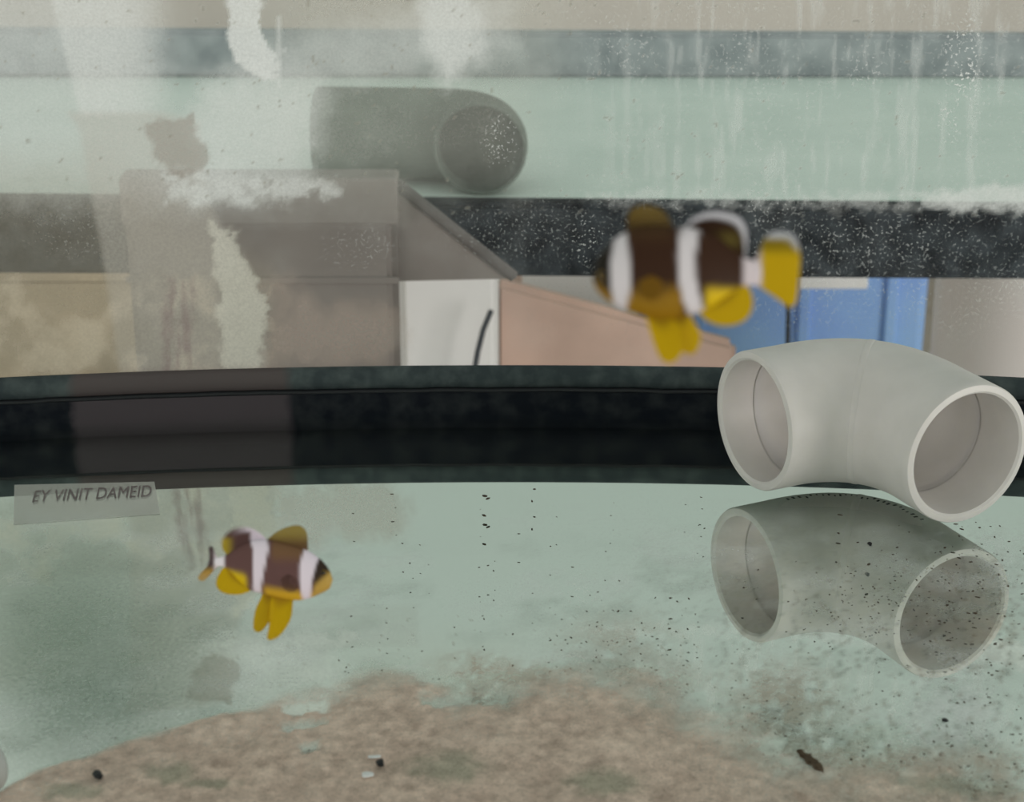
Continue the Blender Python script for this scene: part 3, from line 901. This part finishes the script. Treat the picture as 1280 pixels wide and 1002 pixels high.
D2 = A(84, 58, 56, KF); Y2 = A(184, 154, 0, KF); O2 = A(146, 112, 36, KF); W2 = A(180, 169, 179, 1.8)
def col_fish2(u, v, part, t=0):
    al = 1.0
    if part == 'dorsal_fin':
        c = mixc(A(142, 122, 56, KF), A(100, 72, 44, KF), ss(662, 684, v)); al = .95 - .2 * t
    elif part == 'soft_dorsal_fin':
        c = mixc(D2, A(160, 138, 40, KF), ss(296, 280, u) * ss(668, 676, v))
        e = ss(286, 316, u) * ss(.55, .8, t)
        c = mixc(c, W2, max(e, ss(310, 316, u)))
        c = mixc(c, A(176, 178, 170), ss(.82, .95, t) * .5); al = 1 - .35 * ss(.8, 1, t)
    elif part == 'caudal_fin':
        c = mixc(A(88, 72, 74, KF), A(176, 140, 60, KF), ss(706, 716, v)); al = .95 - .35 * ss(710, 722, v)
        c = mixc(c, A(180, 168, 172), ss(264, 269, u))
    elif part in ('anal_fin', 'pelvic_fin'):
        c = mixc(A(150, 112, 14, KF), Y2, ss(0, .4, t)); al = .98 - .15 * ss(.8, 1, t)
    elif part == 'pectoral_fin':
        c = A(90, 64, 56, KF); al = .3
    else:
        c = mixc(D2, A(176, 138, 34, KF), ss(728, 740, v + (u - 345) * -.12) * ss(326, 336, u))
        c = mixc(c, Y2, ss(708, 718, v - (u - 290) * .25) * ss(314, 304, u))
        c = mixc(c, A(104, 76, 46, KF), ss(706, 690, v) * ss(338, 344, u) * ss(386, 376, u) * .7)
        f = ss(390, 396, u)
        c = mixc(c, mixc(A(40, 28, 20, KF), A(160, 128, 60, KF), ss(-2, 9, (v - 716) + (u - 406) * .9)), f)
        c = mixc(c, W2, band(v, [(381, 685), (376, 705), (376, 725), (379, 750)], [(400, 694), (396, 705), (391, 725), (389, 750)], u, 1.5))
        c = mixc(c, W2, band(v, [(309, 665), (317, 685), (318, 710), (316, 742)], [(333, 665), (337, 685), (332, 710), (326, 742)], u, 1.5))
        c = mixc(c, A(186, 172, 178), ss(283, 278, u) * ss(264, 270, u))
    return list(c[:3]) + [al]

fish2 = build_fish('clownfish', (335, 712), .465,
    [(416, 722), (411, 711), (401, 699), (383, 687), (360, 679), (335, 674), (318, 674), (300, 682), (285, 692), (275, 696), (266, 697)],
    [(416, 726), (412, 735), (400, 742), (383, 748.5), (366, 750), (345, 746), (325, 741), (312, 737), (298, 726), (286, 713), (277, 708), (266, 708)],
    col_fish2,
    [('dorsal_fin', [(384, 691), (368, 685), (350, 681), (333, 679)], [(385, 685), (384, 668), (379, 659), (370, 656), (357, 659), (345, 665), (335, 673)], 0, 0),
     ('soft_dorsal_fin', [(333, 679), (318, 679), (302, 686), (284, 695)], [(334, 674), (323, 664), (310, 658), (295, 658), (283, 664), (276, 674), (277, 686), (282, 692)], 0, 0),
     ('caudal_fin', [(271, 697), (270, 701), (270, 705), (271, 709)], [(267, 692), (264, 684), (259, 685), (260, 697), (257, 708), (249, 717), (245, 724), (252, 727), (262, 718), (268, 710)], 0, 6),
     ('anal_fin', [(313, 732), (302, 724), (292, 715), (282, 708)], [(312, 739), (299, 743), (281, 742), (271, 735), (270, 724), (277, 711)], 0, 0),
     ('pelvic_fin', [(347, 741), (338, 740), (328, 737)], [(346, 752), (341, 768), (334, 780), (325, 790), (316, 787), (318, 764), (327, 745)], 2, 6),
     ('pelvic_fin', [(367, 746), (354, 744), (340, 742)], [(367, 753), (365, 770), (358, 784), (347, 796), (335, 798), (337, 782), (338, 760)], -2, -7),
     ('pectoral_fin', [(374, 722), (374, 727), (374, 732)], [(362, 716), (354, 722), (355, 732), (362, 738), (370, 738)], -13, -16)],
    (405.5, 715, 3.4), .21, False, 'sharper brown clownfish with two white bars swimming right over the tank bottom', .10)

# ------------------------------------------------------------------ silt on the tank bottom
nx, ny = 560, 420
gx = np.linspace(-.312, .312, nx); gy = -.02 + .58 * np.linspace(0, 1, ny) ** .7
X, Y = np.meshgrid(gx, gy)
PX, PY = proj(X, Y, np.zeros_like(X))
bx = [-900, 0, 40, 110, 180, 260, 320, 350, 420, 470, 520, 600, 680, 760, 840, 900, 980, 1060, 1150, 1280, 2200]
by = [990, 990, 968, 944, 922, 903, 890, 882, 872, 866, 864, 862, 856, 862, 884, 915, 950, 962, 972, 992, 1010]
yb = np.interp(PX, bx, by)
n1 = fbm(X * 70, Y * 70, 201, 5); n2 = fbm(X * 330, Y * 250, 211, 4)
wid = np.interp(PX, [0, 300, 420, 600, 1280], [7, 9, 26, 40, 55])
cov = sstep(-1, 1, (PY - yb + (n1 - .5) * wid * 2.2) / wid)
cov *= np.interp(PX, [0, 780, 1000, 1280], [1, 1, .8, .7])
for poly in ([(352, 884), (410, 876), (412, 894), (356, 897)], [(350, 907), (408, 904), (410, 915), (352, 917)], [(520, 874), (640, 868), (630, 882), (530, 888)], [(375, 940), (400, 932), (402, 945), (380, 950)]):
    cov *= 1 - .8 * polymask(PX + 14 * (n2 - .5), PY + 14 * (n2 - .5), poly, 4)
base = np.array(A(182, 160, 148)[:3]); dkb = np.array(A(138, 119, 109)[:3]); grn = np.array(A(118, 118, 104)[:3])
t = (.55 + .9 * (n2 - .5) + .5 * (n1 - .5))[..., None]
rgb = dkb * (1 - t) + base * t
gpatch = np.zeros_like(PX)
for (cx, cy, rx, ry) in [(215, 972, 40, 18), (90, 995, 50, 14), (260, 985, 40, 8), (560, 965, 60, 25), (760, 985, 60, 20), (1200, 985, 90, 18)]:
    gpatch = np.maximum(gpatch, sstep(1.2, .3, np.sqrt(((PX - cx) / rx) ** 2 + ((PY - cy) / ry) ** 2) + (n2 - .5)))
rgb = rgb * (1 - .65 * gpatch[..., None]) + grn * .65 * gpatch[..., None]
Z = .0002 + cov * (.0004 + .0016 * n1 + .0007 * n2)
keep = cov > .015
idx = np.arange(nx * ny).reshape(ny, nx)
Fq = np.stack([idx[:-1, :-1], idx[:-1, 1:], idx[1:, 1:], idx[1:, :-1]], -1).reshape(-1, 4)
kf = keep.ravel()[Fq].any(1)
Fq = Fq[kf]
used = np.unique(Fq); remap = -np.ones(nx * ny, int); remap[used] = np.arange(len(used))
V = np.stack([X, Y, Z], -1).reshape(-1, 3)[used]
cf = np.ones((nx * ny, 4)); cf[:, :3] = rgb.reshape(-1, 3); cf[:, 3] = np.clip(cov.ravel() * .97, 0, .97)
me = bpy.data.meshes.new('silt_layer'); me.from_pydata(V.tolist(), [], remap[Fq].tolist())
setcol(me, 'film', cf[used])
silt = link('silt_layer', me, mat_film('silt', fine=(1500, .3, .7, .75, 1.3), grain=(260, .72, 1.25)), None, True)
tag(silt, 'pinkish brown silt settled over the near tank bottom', 'silt', kind='stuff')

# tiny dark specks nobody could count
bm = bmesh.new()
rs_ = random.Random(11)
def speck(px, py, s):
    c = on(px, py, 0.0)
    if c.y > rearY(c.x) - .006: return
    r = s * c.y / F * .5
    rr = bmesh.ops.create_icosphere(bm, subdivisions=1, radius=r)
    a = rs_.uniform(0, 3.14); e = rs_.uniform(1, 2.2)
    for v in rr['verts']:
        x, y = v.co.x * e, v.co.y / e ** .4
        v.co = Vector((c.x + x * math.cos(a) - y * math.sin(a), c.y + x * math.sin(a) + y * math.cos(a), r * .55 + v.co.z * .55)) + Vector([rs_.uniform(-.2, .2) * r for _ in range(2)] + [0])
for _ in range(150): speck(rs_.gauss(1220, 50), rs_.uniform(650, 1000), rs_.uniform(1.5, 4))
for _ in range(70): speck(rs_.uniform(1040, 1280), rs_.uniform(920, 1000), rs_.uniform(1.5, 4.5))
for _ in range(80): speck(rs_.gauss(1090, 50), rs_.gauss(735, 25), rs_.uniform(1.2, 3.2))
for _ in range(60): speck(rs_.gauss(1000, 60), rs_.gauss(880, 40), rs_.uniform(1.2, 3.2))
for _ in range(60): speck(rs_.uniform(420, 900), rs_.uniform(612, 850), rs_.uniform(1.2, 3.0))
for _ in range(50): speck(rs_.gauss(780, 60), rs_.gauss(800, 30), rs_.uniform(1.2, 3.2))
for _ in range(90): speck(rs_.uniform(80, 1000), rs_.uniform(890, 1000), rs_.uniform(1.2, 3.4))
for (x, y, s) in [(606, 621, 6), (610, 624, 5), (605, 645, 5), (668, 612, 4), (665, 627, 4), (490, 618, 3), (838, 748, 4), (838, 774, 4), (802, 779, 3), (802, 805, 3), (641, 793, 4), (605, 774, 3),
                  (1050, 644, 4), (1048, 667, 4), (1086, 706, 5), (1219, 767, 5), (1184, 757, 4), (700, 902, 6), (685, 932, 7), (710, 906, 5), (930, 735, 4), (1205, 878, 4)]:
    speck(x, y, s)
o = bmobj('detritus_specks', bm, mat_plain('dark_detritus', A(62, 52, 42), .9, .4, 900), None, True)
tag(o, 'tiny dark detritus specks scattered over the tank bottom', 'detritus', kind='stuff')

# single pebbles and chips
def pebble(name, px, py, wpx, hpx, rot, mat, label, cat, seed, flat=.55, lift=0.0):
    c = on(px, py, lift)
    k = c.y / F
    bm = bmesh.new(); bmesh.ops.create_icosphere(bm, subdivisions=3, radius=.5)
    rr = random.Random(seed); ph = [rr.uniform(0, 6) for _ in range(6)]
    for v in bm.verts:
        n = v.co.normalized()
        s = 1 + .13 * math.sin(3 * n.x + ph[0]) + .1 * math.sin(5 * n.y + ph[1]) + .07 * math.sin(7 * n.z + 4 * n.x + ph[2])
        v.co = Vector((v.co.x * wpx * k * s, v.co.y * hpx * k * 1.8 * s, v.co.z * min(wpx, hpx) * k * flat * s))
    zmin = min(v.co.z for v in bm.verts)
    for v in bm.verts: v.co.z -= zmin
    o = bmobj(name, bm, mat, None, True)
    o.location = (c.x, c.y, lift); o.rotation_euler = (0, 0, rot)
    return tag(o, label, cat)
mpb = mat_plain('black_stone', A(14, 13, 16), .35, .4, 800)
mch = mat_plain('shell_chip', A(236, 232, 224), .4, .15, 900)
mbr = mat_plain('brown_flake', A(78, 64, 50), .8, .4, 700)
pebble('pebble', 122, 971, 15, 11, .5, mpb, 'glossy black pebble on the silt at the lower left', 'pebble', 1, .8, .0021)
pebble('pebble', 475, 956, 11, 10, .2, mpb, 'small black pebble touching the white shell chip', 'pebble', 2, .8, .0021)
pebble('pebble', 1181, 901, 11, 5, 0, mpb, 'flat black pebble below the mirrored right opening of the elbow', 'pebble', 3)
pebble('pebble', 1087, 681, 7, 6, 0, mpb, 'tiny black pebble on the mirror image of the elbow', 'pebble', 4)
pebble('shell_chip', 460, 969, 17, 8, .1, mch, 'bright white shell chip lying on the silt', 'shell chip', 5, .5, .0021)
pebble('shell_chip', 468, 946, 18, 5, .1, mch, 'thin pale shell chip behind the small black pebble', 'shell chip', 6, .4, .0021)
# curled brown flake, lower right
c = on(1012, 955, 0.0)
fl = empty('leaf_flake', c); fl.rotation_euler = (0, 0, math.radians(-62)); tag(fl, 'dark brown curled leaf flake near the bottom edge', 'leaf')
V = []; Fc = []; k = c.y / F
for i in range(13):
    t = i / 12 - .5
    wd = 9 * k * math.sqrt(max(.03, 1 - (2 * t) ** 2)) * (1 + .25 * math.sin(i * 2.1))
    for j in range(5):
        s = (j - 2) / 2
        V.append((t * 62 * k, s * wd, .0006 + .0009 * s * s + .0003 * math.sin(i * 1.7)))
for i in range(12):
    for j in range(4):
        Fc.append((i * 5 + j, i * 5 + j + 1, (i + 1) * 5 + j + 1, (i + 1) * 5 + j))
o = mesh('leaf_blade', V, Fc, mbr, fl, True); md = o.modifiers.new('thick', 'SOLIDIFY'); md.thickness = .0003
tube('midrib', [(-31 * k, 0, .0009), (0, 0, .0011), (33 * k, 0, .0009)], .00018, mbr, fl, 6)

# reflection of a label in the front glass, built as a translucent sheet
ml, nt, N, Lk, p = newmat('label_reflection')
p.inputs['Base Color'].default_value = (.86, .80, .78, 1); p.inputs['Roughness'].default_value = .5; p.inputs['Alpha'].default_value = .30
LZ = -GLASS_T + .0002
q = [on(x, y, LZ) for (x, y) in ((17, 655), (200, 642), (193, 602), (18, 606))]
c = sum(q, Vector()) / 4
lb = empty('reflected_label', (c.x, c.y, LZ)); tag(lb, 'translucent sheet standing in for a reflected label with smeared lettering at the left by the back frame', 'label')
V = [v - lb.location for v in q] + [v - lb.location + Vector((0, 0, .0001)) for v in q]
mesh('label_reflection_sheet', V, [(3, 2, 1, 0), (4, 5, 6, 7), (0, 1, 5, 4), (1, 2, 6, 5), (2, 3, 7, 6), (3, 0, 4, 7)], ml, lb)
def text_mesh(body):
    cu = bpy.data.curves.new('t', 'FONT'); cu.body = body; cu.shear = .25; cu.offset = 0
    ob = bpy.data.objects.new('t', cu); COL.objects.link(ob)
    me = bpy.data.meshes.new_from_object(ob.evaluated_get(bpy.context.evaluated_depsgraph_get()))
    bpy.data.objects.remove(ob)
    return me
me = text_mesh('EY VINIT DAMEID')
co = np.zeros(len(me.vertices) * 3); me.vertices.foreach_get('co', co); co = co.reshape(-1, 3)
lo, hi = co.min(0), co.max(0)
TZ = LZ + .0003
a_ = on(40, 627, TZ); b_ = on(190, 620, TZ); c_ = on(189, 606, TZ)
for i, v in enumerate(me.vertices):
    tx = (co[i, 0] - lo[0]) / (hi[0] - lo[0]); ty = (co[i, 1] - lo[1]) / (hi[1] - lo[1])
    v.co = a_ + (b_ - a_) * tx + (c_ - b_) * ty - lb.location
ink = link('reflected_lettering', me, mat_plain('reflected_ink', A(96, 84, 86), .8, .2, 400), lb)
ink['label'] = 'smeared dark lettering of the reflected label'

# grey suction cup at the left edge
c = on(-12, 985, 0)
sc_ = empty('suction_cup', (c.x, c.y, 0)); tag(sc_, 'grey rubber suction cup cut off by the lower left edge', 'suction cup')
k = c.y / F; Rr = 42 * k
mgs = mat_plain('grey_rubber', A(140, 142, 140), .5, .15, 200)
for nm, prof in (('cup', [(.0001, 0), (Rr * .5, .0008), (Rr, .0002), (Rr * 1.02, .0010), (Rr * .8, .0026), (Rr * .42, .0042), (Rr * .3, .0046), (.0001, .0046)]),
                 ('knob', [(Rr * .22, .0044), (Rr * .22, .0068), (Rr * .32, .0074), (Rr * .32, .0092), (Rr * .2, .0098), (.0001, .0098)])):
    o = lathe(nm, prof, 40, mgs, sc_)
    o.rotation_euler = (math.radians(-82), 0, math.radians(180 - 30)); o.location = (0, 0, Rr * 1.02)
